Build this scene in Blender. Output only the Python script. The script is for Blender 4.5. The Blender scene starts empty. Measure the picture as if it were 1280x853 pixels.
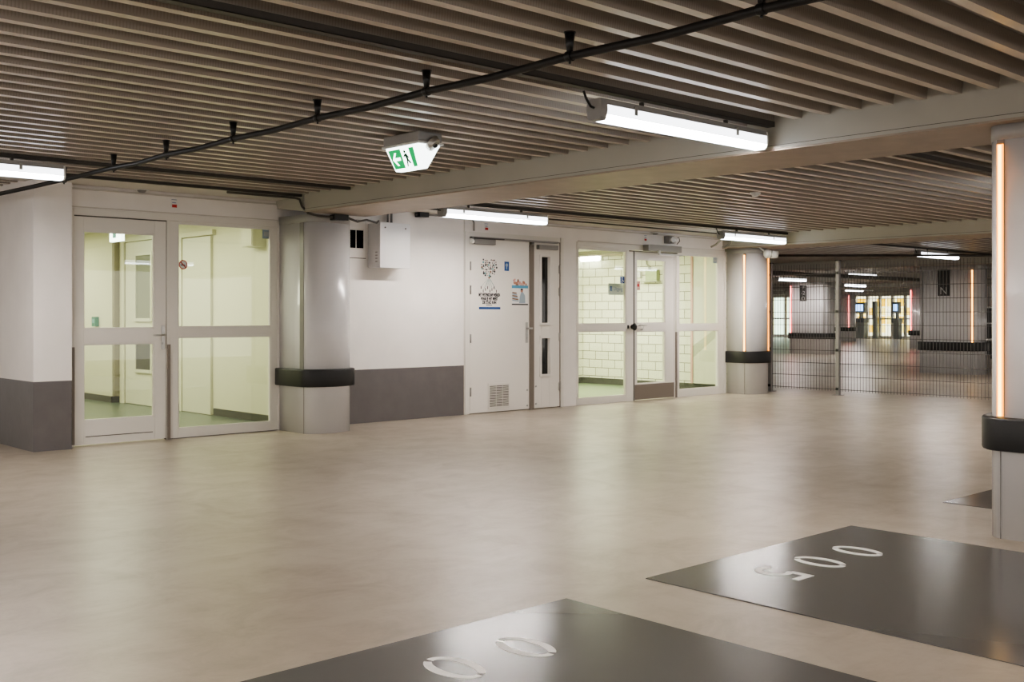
import bpy, bmesh, math, random
from mathutils import Vector, Matrix
random.seed(4)
C = bpy.context.scene.collection
PI = math.pi

# ------------------------------------------------------------------ materials
def mat(name, col, rough=0.5, metal=0.0, spec=0.5, emit=None, es=0.0, noise=0.0, nscale=4.0, bump=0.0, bscale=60.0, coat=0.0):
    m = bpy.data.materials.new(name); m.use_nodes = True
    nt = m.node_tree; b = nt.nodes['Principled BSDF']
    b.inputs['Base Color'].default_value = (*col, 1); b.inputs['Roughness'].default_value = rough
    b.inputs['Metallic'].default_value = metal; b.inputs['Specular IOR Level'].default_value = spec
    b.inputs['Coat Weight'].default_value = coat
    if emit: b.inputs['Emission Color'].default_value = (*emit, 1); b.inputs['Emission Strength'].default_value = es
    if noise or bump:
        tc = nt.nodes.new('ShaderNodeNewGeometry')
    if noise:
        n = nt.nodes.new('ShaderNodeTexNoise'); n.inputs['Scale'].default_value = nscale; n.inputs['Detail'].default_value = 5
        nt.links.new(tc.outputs['Position'], n.inputs['Vector'])
        r = nt.nodes.new('ShaderNodeValToRGB')
        r.color_ramp.elements[0].position = 0.3; r.color_ramp.elements[1].position = 0.7
        r.color_ramp.elements[0].color = (*[c*(1-noise) for c in col], 1)
        r.color_ramp.elements[1].color = (*[min(1, c*(1+noise)) for c in col], 1)
        nt.links.new(n.outputs['Fac'], r.inputs['Fac']); nt.links.new(r.outputs['Color'], b.inputs['Base Color'])
    if bump:
        n2 = nt.nodes.new('ShaderNodeTexNoise'); n2.inputs['Scale'].default_value = bscale
        nt.links.new(tc.outputs['Position'], n2.inputs['Vector'])
        bp = nt.nodes.new('ShaderNodeBump'); bp.inputs['Strength'].default_value = bump; bp.inputs['Distance'].default_value = 0.01
        nt.links.new(n2.outputs['Fac'], bp.inputs['Height']); nt.links.new(bp.outputs['Normal'], b.inputs['Normal'])
    return m

def glass_mat(name, tint, refl=1.0, rough=0.0):
    m = bpy.data.materials.new(name); m.use_nodes = True
    nt = m.node_tree; nt.nodes.clear()
    o = nt.nodes.new('ShaderNodeOutputMaterial'); mx = nt.nodes.new('ShaderNodeMixShader')
    t = nt.nodes.new('ShaderNodeBsdfTransparent'); t.inputs['Color'].default_value = (*tint, 1)
    g = nt.nodes.new('ShaderNodeBsdfGlossy'); g.inputs['Roughness'].default_value = rough
    f = nt.nodes.new('ShaderNodeLayerWeight'); pw = nt.nodes.new('ShaderNodeMath'); pw.operation = 'POWER'; pw.inputs[1].default_value = 4.5
    nt.links.new(f.outputs['Facing'], pw.inputs[0])
    mm = nt.nodes.new('ShaderNodeMath'); mm.operation = 'MULTIPLY_ADD'; mm.inputs[1].default_value = 0.9; mm.inputs[2].default_value = 0.045*refl
    nt.links.new(pw.outputs[0], mm.inputs[0]); nt.links.new(mm.outputs[0], mx.inputs['Fac'])
    nt.links.new(t.outputs[0], mx.inputs[1]); nt.links.new(g.outputs[0], mx.inputs[2]); nt.links.new(mx.outputs[0], o.inputs['Surface'])
    return m

def emis(name, col, s):
    return mat(name, (0.0, 0.0, 0.0), 0.6, emit=col, es=s)

def concrete_mat():
    m = bpy.data.materials.new('concrete_floor'); m.use_nodes = True
    nt = m.node_tree; N = nt.nodes; L = nt.links; b = N['Principled BSDF']
    geo = N.new('ShaderNodeNewGeometry')
    def noise(scale, detail=6, rough=0.6, dist=0.0, vec=None):
        n = N.new('ShaderNodeTexNoise'); n.inputs['Scale'].default_value = scale; n.inputs['Detail'].default_value = detail
        n.inputs['Roughness'].default_value = rough; n.inputs['Distortion'].default_value = dist
        L.new(vec or geo.outputs['Position'], n.inputs['Vector']); return n
    big = noise(0.45, 6, 0.62, 0.4); mid = noise(2.6, 8, 0.7, 0.8); fine = noise(30, 4)
    mp = N.new('ShaderNodeMapping'); mp.inputs['Scale'].default_value = (0.6, 3.0, 1); mp.inputs['Rotation'].default_value = (0, 0, 0.5)
    L.new(geo.outputs['Position'], mp.inputs['Vector']); streak = noise(1.3, 7, 0.7, 0.6, mp.outputs[0])
    def ramp(src, p0, c0, p1, c1):
        r = N.new('ShaderNodeValToRGB'); e = r.color_ramp.elements
        e[0].position = p0; e[0].color = (*c0, 1); e[1].position = p1; e[1].color = (*c1, 1)
        L.new(src, r.inputs['Fac']); return r
    def mix(bl, fac, a, c):
        x = N.new('ShaderNodeMixRGB'); x.blend_type = bl; x.inputs['Fac'].default_value = fac
        L.new(a, x.inputs[1]); L.new(c, x.inputs[2]); return x
    c1 = ramp(big.outputs['Fac'], 0.3, (0.385, 0.335, 0.277), 0.7, (0.475, 0.418, 0.348))
    c2 = ramp(mid.outputs['Fac'], 0.34, (0.80, 0.785, 0.77), 0.56, (1, 1, 1))
    c3 = ramp(streak.outputs['Fac'], 0.32, (0.84, 0.82, 0.80), 0.6, (1, 1, 1))
    c4 = ramp(fine.outputs['Fac'], 0.2, (0.93, 0.93, 0.93), 0.5, (1, 1, 1))
    x = mix('MULTIPLY', 0.85, c1.outputs[0], c2.outputs[0]); x = mix('MULTIPLY', 0.8, x.outputs[0], c3.outputs[0]); x = mix('MULTIPLY', 1, x.outputs[0], c4.outputs[0])
    L.new(x.outputs[0], b.inputs['Base Color'])
    rr = ramp(mid.outputs['Fac'], 0.2, (0.37,)*3, 0.8, (0.27,)*3)
    L.new(rr.outputs[0], b.inputs['Roughness']); b.inputs['Specular IOR Level'].default_value = 0.55
    bp = N.new('ShaderNodeBump'); bp.inputs['Strength'].default_value = 0.035; bp.inputs['Distance'].default_value = 0.01
    L.new(mid.outputs['Fac'], bp.inputs['Height']); L.new(bp.outputs['Normal'], b.inputs['Normal'])
    return m

def deck_mat():
    # perforated steel deck: dark dots laid out in world space on the upward-set recess
    m = bpy.data.materials.new('perforated_deck'); m.use_nodes = True
    nt = m.node_tree; N = nt.nodes; L = nt.links; b = N['Principled BSDF']
    geo = N.new('ShaderNodeNewGeometry'); mp = N.new('ShaderNodeMapping')
    mp.inputs['Rotation'].default_value = (0, 0, PI/4); mp.inputs['Scale'].default_value = (95, 95, 1)
    L.new(geo.outputs['Position'], mp.inputs['Vector'])
    v = N.new('ShaderNodeTexVoronoi'); v.inputs['Scale'].default_value = 1; v.inputs['Randomness'].default_value = 0
    v.voronoi_dimensions = '2D'; L.new(mp.outputs[0], v.inputs['Vector'])
    r = N.new('ShaderNodeValToRGB'); e = r.color_ramp.elements
    e[0].position = 0.24; e[0].color = (0.30, 0.265, 0.23, 1); e[1].position = 0.32; e[1].color = (0.355, 0.318, 0.275, 1)
    L.new(v.outputs['Distance'], r.inputs['Fac']); L.new(r.outputs['Color'], b.inputs['Base Color'])
    b.inputs['Roughness'].default_value = 0.42
    return m

def block_mat():
    m = bpy.data.materials.new('white_blockwork'); m.use_nodes = True
    nt = m.node_tree; N = nt.nodes; L = nt.links; b = N['Principled BSDF']
    geo = N.new('ShaderNodeNewGeometry'); sp = N.new('ShaderNodeSeparateXYZ'); cb = N.new('ShaderNodeCombineXYZ'); ad = N.new('ShaderNodeMath')
    L.new(geo.outputs['Position'], sp.inputs[0]); L.new(sp.outputs[0], ad.inputs[0]); L.new(sp.outputs[1], ad.inputs[1])
    L.new(ad.outputs[0], cb.inputs[0]); L.new(sp.outputs[2], cb.inputs[1])
    k = N.new('ShaderNodeTexBrick'); k.inputs['Color1'].default_value = (0.76, 0.75, 0.62, 1); k.inputs['Color2'].default_value = (0.72, 0.71, 0.58, 1)
    k.inputs['Mortar'].default_value = (0.17, 0.17, 0.12, 1); k.inputs['Scale'].default_value = 1; k.inputs['Mortar Size'].default_value = 0.006
    k.inputs['Brick Width'].default_value = 0.31; k.inputs['Row Height'].default_value = 0.149
    L.new(cb.outputs[0], k.inputs['Vector']); L.new(k.outputs['Color'], b.inputs['Base Color']); b.inputs['Roughness'].default_value = 0.6
    return m

M = dict(
    floor=concrete_mat(), deck=deck_mat(), block=block_mat(),
    flange=mat('deck_flange', (0.60, 0.535, 0.45), 0.32),
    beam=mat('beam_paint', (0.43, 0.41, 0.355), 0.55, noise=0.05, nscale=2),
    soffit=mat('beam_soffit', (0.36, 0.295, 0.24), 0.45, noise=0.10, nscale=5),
    wall=mat('wall_paint', (0.80, 0.765, 0.735), 0.6, noise=0.035, nscale=3, bump=0.12, bscale=12),
    dado=mat('dado_paint', (0.130, 0.120, 0.120), 0.45, noise=0.06, nscale=6, bump=0.1, bscale=20),
    fascia=mat('fascia_panel', (0.58, 0.55, 0.50), 0.5),
    frame=mat('frame_paint', (0.72, 0.69, 0.64), 0.38, bump=0.04, bscale=30),
    leaf=mat('door_paint', (0.76, 0.725, 0.675), 0.33, bump=0.03, bscale=30),
    seam=mat('dark_seam', (0.10, 0.09, 0.08), 0.7),
    bay=mat('bay_paint', (0.112, 0.111, 0.110), 0.2, spec=0.7),
    digit=mat('digit_paint', (0.80, 0.79, 0.77), 0.45, noise=0.06, nscale=30),
    glass=glass_mat('clear_glass', (0.93, 0.96, 0.91), 1.5),
    dglass=mat('dark_glass', (0.010, 0.012, 0.012), 0.05, spec=0.8),
    void=mat('void_black', (0.006, 0.005, 0.005), 1.0, spec=0.0),
    rubber=mat('black_rubber', (0.018, 0.018, 0.019), 0.45),
    black=mat('black_plastic', (0.012, 0.012, 0.012), 0.35),
    hose=mat('black_pipe', (0.012, 0.011, 0.011), 0.5),
    tray=mat('dark_tray', (0.085, 0.078, 0.07), 0.5, metal=0.3),
    metal=mat('galvanised', (0.50, 0.49, 0.47), 0.35, metal=0.85),
    fence=mat('fence_wire', (0.13, 0.125, 0.12), 0.5, metal=0.3),
    post=mat('fence_post', (0.30, 0.29, 0.28), 0.5, metal=0.4),
    steel=mat('steel', (0.45, 0.44, 0.42), 0.3, metal=0.9),
    opener=mat('opener_grey', (0.27, 0.26, 0.24), 0.4),
    edge=mat('edge_strip', (0.21, 0.18, 0.155), 0.45, metal=0.3),
    col=mat('column_cladding', (0.66, 0.65, 0.66), 0.24, noise=0.02, nscale=4, coat=0.2),
    cap=mat('column_cap', (0.36, 0.35, 0.34), 0.45),
    slot=mat('column_slot', (0.22, 0.21, 0.205), 0.4),
    glowing_reflector=mat('lamp_glow_reflector', (0.85, 0.86, 0.88), 0.4, emit=(0.92, 0.95, 1.0), es=1.3),  # emission added to the side panels to put highlights on the deck
    body=mat('lamp_body', (0.34, 0.335, 0.33), 0.45),
    tube=emis('lamp_tube', (1.0, 0.89, 0.785), 330),
    orange=emis('orange_light', (1.0, 0.30, 0.01), 1.5),
    orange_core=emis('orange_core', (1.0, 0.70, 0.20), 2.2), orange_dim_core=emis('orange_core_far', (1.0, 0.60, 0.12), 2.4), red_core=emis('red_core', (1.0, 0.35, 0.30), 4.0),
    orange_dim=mat('orange_light_far', (0, 0, 0), emit=(1.0, 0.30, 0.01), es=1.6),
    red=emis('red_light', (1.0, 0.06, 0.06), 3.0),
    gwhite=mat('plastic_white', (0.75, 0.75, 0.74), 0.35),
    box=mat('enclosure_white', (0.66, 0.65, 0.65), 0.35),
    exitlit=mat('sign_lit', (0.8, 0.8, 0.8), 0.4, emit=(0.90, 1.0, 0.97), es=1.5),
    exitgreen=mat('sign_green', (0.0, 0.22, 0.07), 0.5, emit=(0.0, 0.45, 0.12), es=0.32),
    exitink=mat('sign_ink', (0.0, 0.08, 0.03), 0.5, emit=(0.0, 0.2, 0.07), es=0.03),
    vwall=mat('vestibule_wall', (0.63, 0.62, 0.47), 0.5),
    vdoor=mat('vestibule_door', (0.62, 0.615, 0.49), 0.4),
    vfloor=mat('vestibule_floor', (0.085, 0.11, 0.082), 0.3, noise=0.06, nscale=4),
    vskirt=mat('vestibule_skirting', (0.06, 0.062, 0.05), 0.5),
    vframe=mat('vestibule_trim', (0.22, 0.20, 0.13), 0.5),
    rfloor=mat('hall_floor', (0.17, 0.23, 0.13), 0.3, noise=0.05, nscale=3),
    green=mat('call_green', (0.0, 0.16, 0.09), 0.4),
    blue=mat('print_blue', (0.02, 0.08, 0.26), 0.5), ltblue=mat('print_light_blue', (0.08, 0.30, 0.48), 0.5),
    redp=mat('print_red', (0.48, 0.02, 0.02), 0.5), ink=mat('print_ink', (0.02, 0.022, 0.03), 0.6), teal=mat('print_teal', (0.13, 0.33, 0.32), 0.6),
    paper=mat('print_white', (0.76, 0.75, 0.73), 0.5), skin=mat('print_skin', (0.42, 0.20, 0.13), 0.6), brown=mat('print_brown', (0.20, 0.10, 0.06), 0.6),
    greyblue=mat('print_grey_blue', (0.30, 0.37, 0.43), 0.6), silver=mat('sign_plate', (0.42, 0.45, 0.45), 0.4, metal=0.2),
    signdark=mat('zone_sign', (0.035, 0.035, 0.035), 0.5), signtxt=mat('zone_letter', (0.42, 0.42, 0.42), 0.5),
    pink=mat('print_pink', (0.62, 0.36, 0.32), 0.6),
    lamp2=mat('bulkhead_diffuser', (0.9, 0.9, 0.9), 0.5, emit=(1, 1, 0.94), es=6),
    lobbyw=mat('lobby_wall_glow', (0.8, 0.8, 0.74), 0.5, emit=(1.0, 0.98, 0.86), es=0.75),  # wall emits by itself so the lobby looks lit
    lobbyy=mat('lobby_yellow_glow', (0.9, 0.55, 0.02), 0.5, emit=(1.0, 0.62, 0.0), es=0.6),  # panel colour with emission added for the lit look
    lobbypy=mat('lobby_pale_yellow_glow', (0.9, 0.8, 0.3), 0.5, emit=(1.0, 0.75, 0.15), es=0.8),  # paler yellow, same added emission
    screen=mat('machine_screen', (0.05, 0.1, 0.2), 0.3, emit=(0.25, 0.5, 0.95), es=1.3),
    mach=mat('machine_body', (0.07, 0.085, 0.10), 0.4), machg=mat('machine_grey', (0.17, 0.19, 0.185), 0.4),
    screenlit=mat('lobby_lamp', (0.9, 0.9, 0.9), 0.5, emit=(1, 1, 1), es=6),
    olive_band=mat('olive_paint', (0.42, 0.43, 0.32), 0.5),  # olive for the painted reflection band, a tray and a conduit
    diff=None,
)
# ribbed clear diffuser: mostly lets the tube through, glows softly
def diffuser():
    m = bpy.data.materials.new('lamp_diffuser'); m.use_nodes = True
    nt = m.node_tree; nt.nodes.clear(); N = nt.nodes; L = nt.links
    o = N.new('ShaderNodeOutputMaterial'); a = N.new('ShaderNodeMixShader'); a.inputs['Fac'].default_value = 0.30
    t = N.new('ShaderNodeBsdfTransparent'); t.inputs['Color'].default_value = (0.95, 0.96, 0.97, 1)
    e = N.new('ShaderNodeEmission'); e.inputs['Color'].default_value = (0.86, 0.92, 1.0, 1); e.inputs['Strength'].default_value = 9.5
    g = N.new('ShaderNodeBsdfGlossy'); g.inputs['Roughness'].default_value = 0.15
    ad = N.new('ShaderNodeMixShader'); ad.inputs['Fac'].default_value = 0.12
    L.new(t.outputs[0], a.inputs[1]); L.new(e.outputs[0], a.inputs[2]); L.new(a.outputs[0], ad.inputs[1]); L.new(g.outputs[0], ad.inputs[2]); L.new(ad.outputs[0], o.inputs['Surface'])
    return m
M['diff'] = diffuser()

# ------------------------------------------------------------------ geometry helpers
class G:
    def __init__(s): s.b = bmesh.new(); s.mi = 0
    def _f(s, vs, smooth=False):
        try: f = s.b.faces.new(vs)
        except ValueError: return
        f.material_index = s.mi; f.smooth = smooth; return f
    def hexa(s, p, m=0):
        s.mi = m; v = [s.b.verts.new(q) for q in p]
        for f in ((0,3,2,1),(4,5,6,7),(0,1,5,4),(1,2,6,5),(2,3,7,6),(3,0,4,7)): s._f([v[i] for i in f])
        return s
    def box(s, x0, x1, y0, y1, z0, z1, m=0):
        return s.hexa([(x0,y0,z0),(x1,y0,z0),(x1,y1,z0),(x0,y1,z0),(x0,y0,z1),(x1,y0,z1),(x1,y1,z1),(x0,y1,z1)], m)
    def cyl(s, p0, p1, r0, r1=None, n=16, m=0, smooth=True):
        s.mi = m; r1 = r0 if r1 is None else r1
        p0, p1 = Vector(p0), Vector(p1); d = (p1-p0).normalized()
        u = d.orthogonal().normalized(); w = d.cross(u)
        A = [s.b.verts.new(p0+(u*math.cos(a)+w*math.sin(a))*r0) for a in [2*PI*i/n for i in range(n)]]
        B = [s.b.verts.new(p1+(u*math.cos(a)+w*math.sin(a))*r1) for a in [2*PI*i/n for i in range(n)]]
        for i in range(n): s._f([A[i], A[(i+1)%n], B[(i+1)%n], B[i]], smooth)
        s._f(A[::-1]); s._f(B); return s
    def tube(s, pts, r, n=12, m=0):
        s.mi = m; P = [Vector(p) for p in pts]; rings = []
        u = None
        for i, p in enumerate(P):
            d = (P[min(i+1, len(P)-1)] - P[max(i-1, 0)]).normalized()
            u = d.orthogonal().normalized() if u is None else (u - d*u.dot(d)).normalized()
            w = d.cross(u)
            rings.append([s.b.verts.new(p+(u*math.cos(a)+w*math.sin(a))*r) for a in [2*PI*k/n for k in range(n)]])
        for A, B in zip(rings, rings[1:]):
            for k in range(n): s._f([A[k], A[(k+1)%n], B[(k+1)%n], B[k]], True)
        s._f(rings[0][::-1]); s._f(rings[-1]); return s
    def prism(s, pts, axis, a, b, m=0, smooth=False):
        # pts: 2-D polygon in the other two axes (cyclic order kept), extruded from a to b
        s.mi = m
        def P(p, t): return {'x': (t, p[0], p[1]), 'y': (p[0], t, p[1]), 'z': (p[0], p[1], t)}[axis]
        A = [s.b.verts.new(P(p, a)) for p in pts]; B = [s.b.verts.new(P(p, b)) for p in pts]; n = len(pts)
        for i in range(n): s._f([A[i], A[(i+1)%n], B[(i+1)%n], B[i]], smooth)
        s._f(A[::-1]); s._f(B); return s
    def plate(s, pts, o, u, v, t=0.0015, m=0):
        # polygon in the plane through o spanned by u, v; thickness t along u x v
        s.mi = m; o, u, v = Vector(o), Vector(u), Vector(v); n = u.cross(v).normalized()
        A = [s.b.verts.new(o+u*p[0]+v*p[1]) for p in pts]; B = [s.b.verts.new(o+u*p[0]+v*p[1]+n*t) for p in pts]
        k = len(pts)
        for i in range(k): s._f([A[i], A[(i+1)%k], B[(i+1)%k], B[i]])
        s._f(A[::-1]); s._f(B); return s
    def ball(s, c, r, n=14, m=0, sc=(1,1,1)):
        s.mi = m; c = Vector(c); rings = []
        for j in range(1, n//2):
            t = PI*j/(n//2)
            rings.append([s.b.verts.new(c+Vector((math.sin(t)*math.cos(a)*r*sc[0], math.sin(t)*math.sin(a)*r*sc[1], math.cos(t)*r*sc[2]))) for a in [2*PI*k/n for k in range(n)]])
        T = s.b.verts.new(c+Vector((0,0,r*sc[2]))); Bt = s.b.verts.new(c-Vector((0,0,r*sc[2])))
        for k in range(n): s._f([T, rings[0][k], rings[0][(k+1)%n]], True); s._f([Bt, rings[-1][(k+1)%n], rings[-1][k]], True)
        for A, B in zip(rings, rings[1:]):
            for k in range(n): s._f([A[k], B[k], B[(k+1)%n], A[(k+1)%n]], True)
        return s
    def build(s, name, mats, parent=None, bevel=0.0, recalc=True):
        b = s.b
        if recalc: bmesh.ops.recalc_face_normals(b, faces=b.faces)
        xs = [v.co for v in b.verts]
        lo = Vector([min(c[i] for c in xs) for i in range(3)]); hi = Vector([max(c[i] for c in xs) for i in range(3)])
        c = (lo+hi)/2
        bmesh.ops.translate(b, verts=b.verts, vec=-c)
        me = bpy.data.meshes.new(name); b.to_mesh(me); b.free()
        if not isinstance(mats, (list, tuple)): mats = [mats]
        for m in mats: me.materials.append(m)
        o = bpy.data.objects.new(name, me); C.objects.link(o)
        if parent: o.parent = parent
        o.location = c - (W[parent.name] if parent else Vector((0,0,0)))
        W[o.name] = c
        if bevel:
            md = o.modifiers.new('bevel', 'BEVEL'); md.width = bevel; md.segments = 2; md.limit_method = 'ANGLE'
        return o
W = {}
def tag(o, label=None, cat=None, group=None, kind=None):
    for k, v in (('label', label), ('category', cat), ('group', group), ('kind', kind)):
        if v: o[k] = v
    return o
def thing(name, label, cat, loc, group=None, kind=None):
    o = bpy.data.objects.new(name, None); C.objects.link(o); o.location = loc; o.empty_display_size = 0.1
    W[o.name] = Vector(loc); return tag(o, label, cat, group, kind)
def struct(o, label=None): return tag(o, label, None, None, 'structure')
def copy_tree(o, loc):
    r = o.copy(); C.objects.link(r); r.location = loc
    for ch in o.children:
        c = ch.copy(); C.objects.link(c); c.parent = r
        for g in ch.children:
            d = g.copy(); C.objects.link(d); d.parent = c
    return r
FACE_MY = Matrix.Rotation(PI/2, 4, 'X')                                  # readable from -Y
FACE_MX = Matrix.Rotation(-PI/2, 4, 'Z') @ Matrix.Rotation(PI/2, 4, 'X')  # readable from -X
def text_into(g, s, size, origin, rot, m=0, t=0.001, align='CENTER', sx=1.0, bold=0.0):
    cu = bpy.data.curves.new('t', 'FONT'); cu.body = s; cu.size = size; cu.align_x = align; cu.align_y = 'CENTER'; cu.extrude = t/2; cu.resolution_u = 3; cu.offset = bold
    ob = bpy.data.objects.new('t', cu); C.objects.link(ob)
    bpy.context.view_layer.update()
    dg = bpy.context.evaluated_depsgraph_get(); me = bpy.data.meshes.new_from_object(ob.evaluated_get(dg))
    T = Matrix.Translation(Vector(origin)) @ rot @ Matrix.Diagonal((sx, 1, 1, 1))
    me.transform(T)
    n0 = len(g.b.faces); g.b.from_mesh(me); g.b.faces.ensure_lookup_table()
    for f in g.b.faces[n0:]: f.material_index = m
    bpy.data.objects.remove(ob); bpy.data.curves.remove(cu); bpy.data.meshes.remove(me)
    return g

ZD, YW = 2.485, 10.24            # deck underside, door wall plane
BX = [5.95+8.1*k for k in range(-1, 7)]   # near faces of the beams

# ------------------------------------------------------------------ floor and ceiling
struct(G().box(-6, 64, -9, 46, -0.2, 0).build('floor', M['floor']))
def deck():
    g = G(); p = 0.205; y0 = 4.583 - p*66; prof = []
    for k in range(270):
        y = y0 + k*p
        # flange (with a shallow centre groove), web, recess, web
        for dy, z, mi in ((-0.027, ZD, 0), (0.027, ZD, 1), (0.036, ZD+0.078, 1), (0.169, ZD+0.078, 1)):
            prof.append((y+dy, z, mi))
    A = [g.b.verts.new((-6, y, z)) for y, z, _ in prof]; B = [g.b.verts.new((64, y, z)) for y, z, _ in prof]
    for i in range(len(prof)-1):
        g.mi = prof[i][2]
        g._f([A[i], B[i], B[i+1], A[i+1]])
    o = g.build('ceiling', [M['flange'], M['deck']], recalc=False)
    return o
ceil_o = struct(deck())
# smooth flat soffit strip in front of the door wall
struct(G().box(-6, 14.1, 9.62, 10.3, ZD-0.012, ZD+0.1).build('trim_1', M['fascia']))

# ------------------------------------------------------------------ beams
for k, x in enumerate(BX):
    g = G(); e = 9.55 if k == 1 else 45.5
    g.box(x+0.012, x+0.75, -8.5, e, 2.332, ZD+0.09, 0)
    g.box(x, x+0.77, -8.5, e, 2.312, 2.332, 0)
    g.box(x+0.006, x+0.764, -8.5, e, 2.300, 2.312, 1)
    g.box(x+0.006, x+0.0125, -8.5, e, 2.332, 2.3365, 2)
    if k == 1:   # the beam end lifts and flares where it meets the door wall
        g.hexa([(x, 9.55, 2.31), (x+0.77, 9.55, 2.31), (x+0.77, 10.24, 2.39), (x+0.10, 10.24, 2.39),
                (x, 9.55, ZD+0.09), (x+0.77, 9.55, ZD+0.09), (x+0.77, 10.24, ZD+0.09), (x+0.06, 10.24, ZD+0.09)], 0)
    struct(g.build('trim_%d' % (k+2), [M['beam'], M['soffit'], M['seam']]))

# ------------------------------------------------------------------ door wall (facade along Y = 10.24)
def seg(g, x0, x1, z0, z1, m=0, y0=YW, y1=YW+0.12): g.box(x0, x1, y0, y1, z0, z1, m)
g = G()
seg(g, 3.80, 3.845, 0, ZD); seg(g, 3.845, 6.06, 2.255, ZD)                    # around the left glazed unit
seg(g, 6.055, 6.64, 0, ZD)
seg(g, 6.64, 8.70, 0.617, ZD, 0); seg(g, 6.64, 8.70, 0, 0.617, 1)             # white over dark grey
seg(g, 8.70, 10.45, 2.29, ZD); seg(g, 10.45, 10.735, 0, ZD); seg(g, 10.735, 14.12, 2.255, ZD)
struct(g.build('wall_back', [M['wall'], M['dado']]))
g = G()
g.box(3.82, 6.05, YW-0.022, YW-0.001, 2.43, 2.445); g.box(3.82, 6.05, YW-0.010, YW-0.001, 2.262, 2.272)
g.box(8.72, 14.12, YW-0.022, YW-0.001, 2.43, 2.445); g.box(10.74, 14.1, YW-0.010, YW-0.001, 2.262, 2.272)
struct(g.build('trim_10', M['fascia']))
struct(G().box(8.685, 8.70, YW-0.006, YW-0.001, 0, 2.43).build('trim_11', M['fascia']))

g = G()
g.box(3.455, 3.80, 10.09, 18, 0.637, ZD+0.02, 0); g.box(3.455, 3.80, 10.09, 18, 0, 0.637, 1)
struct(g.build('wall_left', [M['wall'], M['dado']]))
struct(G().box(3.80, 3.822, YW-0.03, YW-0.001, 0, 2.40).build('trim_12', M['frame'], bevel=0.003))

# small duct access panel with a dark twin vent above the wall
struct(G().box(6.65, 7.206, YW-0.003, YW-0.0005, 1.893, 2.336).build('trim_22', M['seam']))
v = thing('wall_vent', 'black twin-slot vent in a square white panel beside the wall-side column', 'vent', (7.05, YW, 2.1))
g = G(); z0, z1 = 1.90, 2.33
g.box(6.66, 7.20, YW-0.010, YW-0.003, z0, z1)
g.build('panel', M['wall'], v, bevel=0.002)
G().box(6.965, 7.175, YW-0.016, YW-0.008, 1.99, 2.235).build('frame', M['frame'], v)
g = G(); g.box(6.98, 7.055, YW-0.018, YW-0.0155, 2.01, 2.215); g.build('opening', M['void'], v)
g = G(); g.box(7.065, 7.16, YW-0.018, YW-0.0155, 2.01, 2.215); g.build('opening', M['void'], v)

# ------------------------------------------------------------------ doors and glazed screens
def pane(parent, x0, x1, z0, z1, y=YW+0.035, m='glass'):
    g = G(); g.box(x0-0.01, x1+0.01, y, y+0.006, z0-0.01, z1+0.01); o = g.build('pane', M[m], parent)
    return o
def beads(g, x0, x1, z0, z1, w=0.012, y0=YW+0.006, y1=YW+0.032):
    g.box(x0, x0+w, y0, y1, z0, z1); g.box(x1-w, x1, y0, y1, z0, z1); g.box(x0+w, x1-w, y0, y1, z0, z0+w); g.box(x0+w, x1-w, y0, y1, z1-w, z1)
def glazed(name, label, x0, x1, z0, z1, panes, y0=YW, y1=YW+0.06, mats='frame', kick=None):
    t = thing(name, label, None, ((x0+x1)/2, y0, z0)); t['kind'] = 'structure'
    g = G()
    gx0, gx1 = panes[0][0], panes[0][1]
    g.box(x0, gx0, y0, y1, z0, z1); g.box(gx1, x1, y0, y1, z0, z1)
    zs = sorted([(p[2], p[3]) for p in panes]); z = z0
    for a, b in zs: g.box(gx0, gx1, y0, y1, z, a); z = b
    g.box(gx0, gx1, y0, y1, z, z1)
    for p in panes: beads(g, *p)
    g.build('frame', M[mats], t, bevel=0.002)
    for p in panes: pane(t, *p)
    return t
def lever(parent, x, z, d=-1, y=YW, plate=0.24, w=0.036):
    h = G().box(x-w/2, x+w/2, y-0.008, y-0.0005, z-plate*0.6, z+plate*0.4).build('handle_plate', M['steel'], parent, bevel=0.002)
    G().cyl((x, y-0.008, z), (x, y-0.050, z), 0.010).tube([(x, y-0.048, z), (x+d*0.03, y-0.052, z), (x+d*0.12, y-0.050, z-0.002)], 0.009).build('lever_handle', M['steel'], parent)
    G().cyl((x, y-0.008, z-0.085), (x, y-0.018, z-0.085), 0.011).build('lock_cylinder', M['steel'], parent)
def hinge(parent, x, z, y=YW, h=0.11):
    G().cyl((x, y-0.012, z-h/2), (x, y-0.012, z+h/2), 0.009, n=10).box(x-0.012, x+0.012, y-0.006, y-0.0005, z-h/2, z+h/2).build('hinge', M['steel'], parent)

# surround of the left unit
g = G(); g.box(3.845, 3.874, YW-0.012, YW+0.07, 0, 2.255); g.box(4.795, 4.828, YW-0.004, YW+0.07, 0, 2.19); g.box(6.052, 6.075, YW-0.012, YW+0.07, 0, 2.255); g.box(3.874, 6.052, YW-0.012, YW+0.07, 2.19, 2.255)
struct(g.build('trim_13', M['frame'], bevel=0.002))
g = G(); g.box(3.852, 3.876, YW-0.020, YW-0.012, 0.02, 0.94)
struct(g.build('trim_14', M['edge']))
g = G(); g.box(4.797, 4.826, YW-0.020, YW-0.004, 0.0, 0.95)
struct(g.build('trim_15', M['edge']))
g = G(); g.box(3.874, 4.795, YW+0.003, YW+0.05, 2.178, 2.19); g.box(4.789, 4.796, YW+0.004, YW+0.05, 0, 2.18)
struct(g.build('trim_16', M['seam']))

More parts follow.
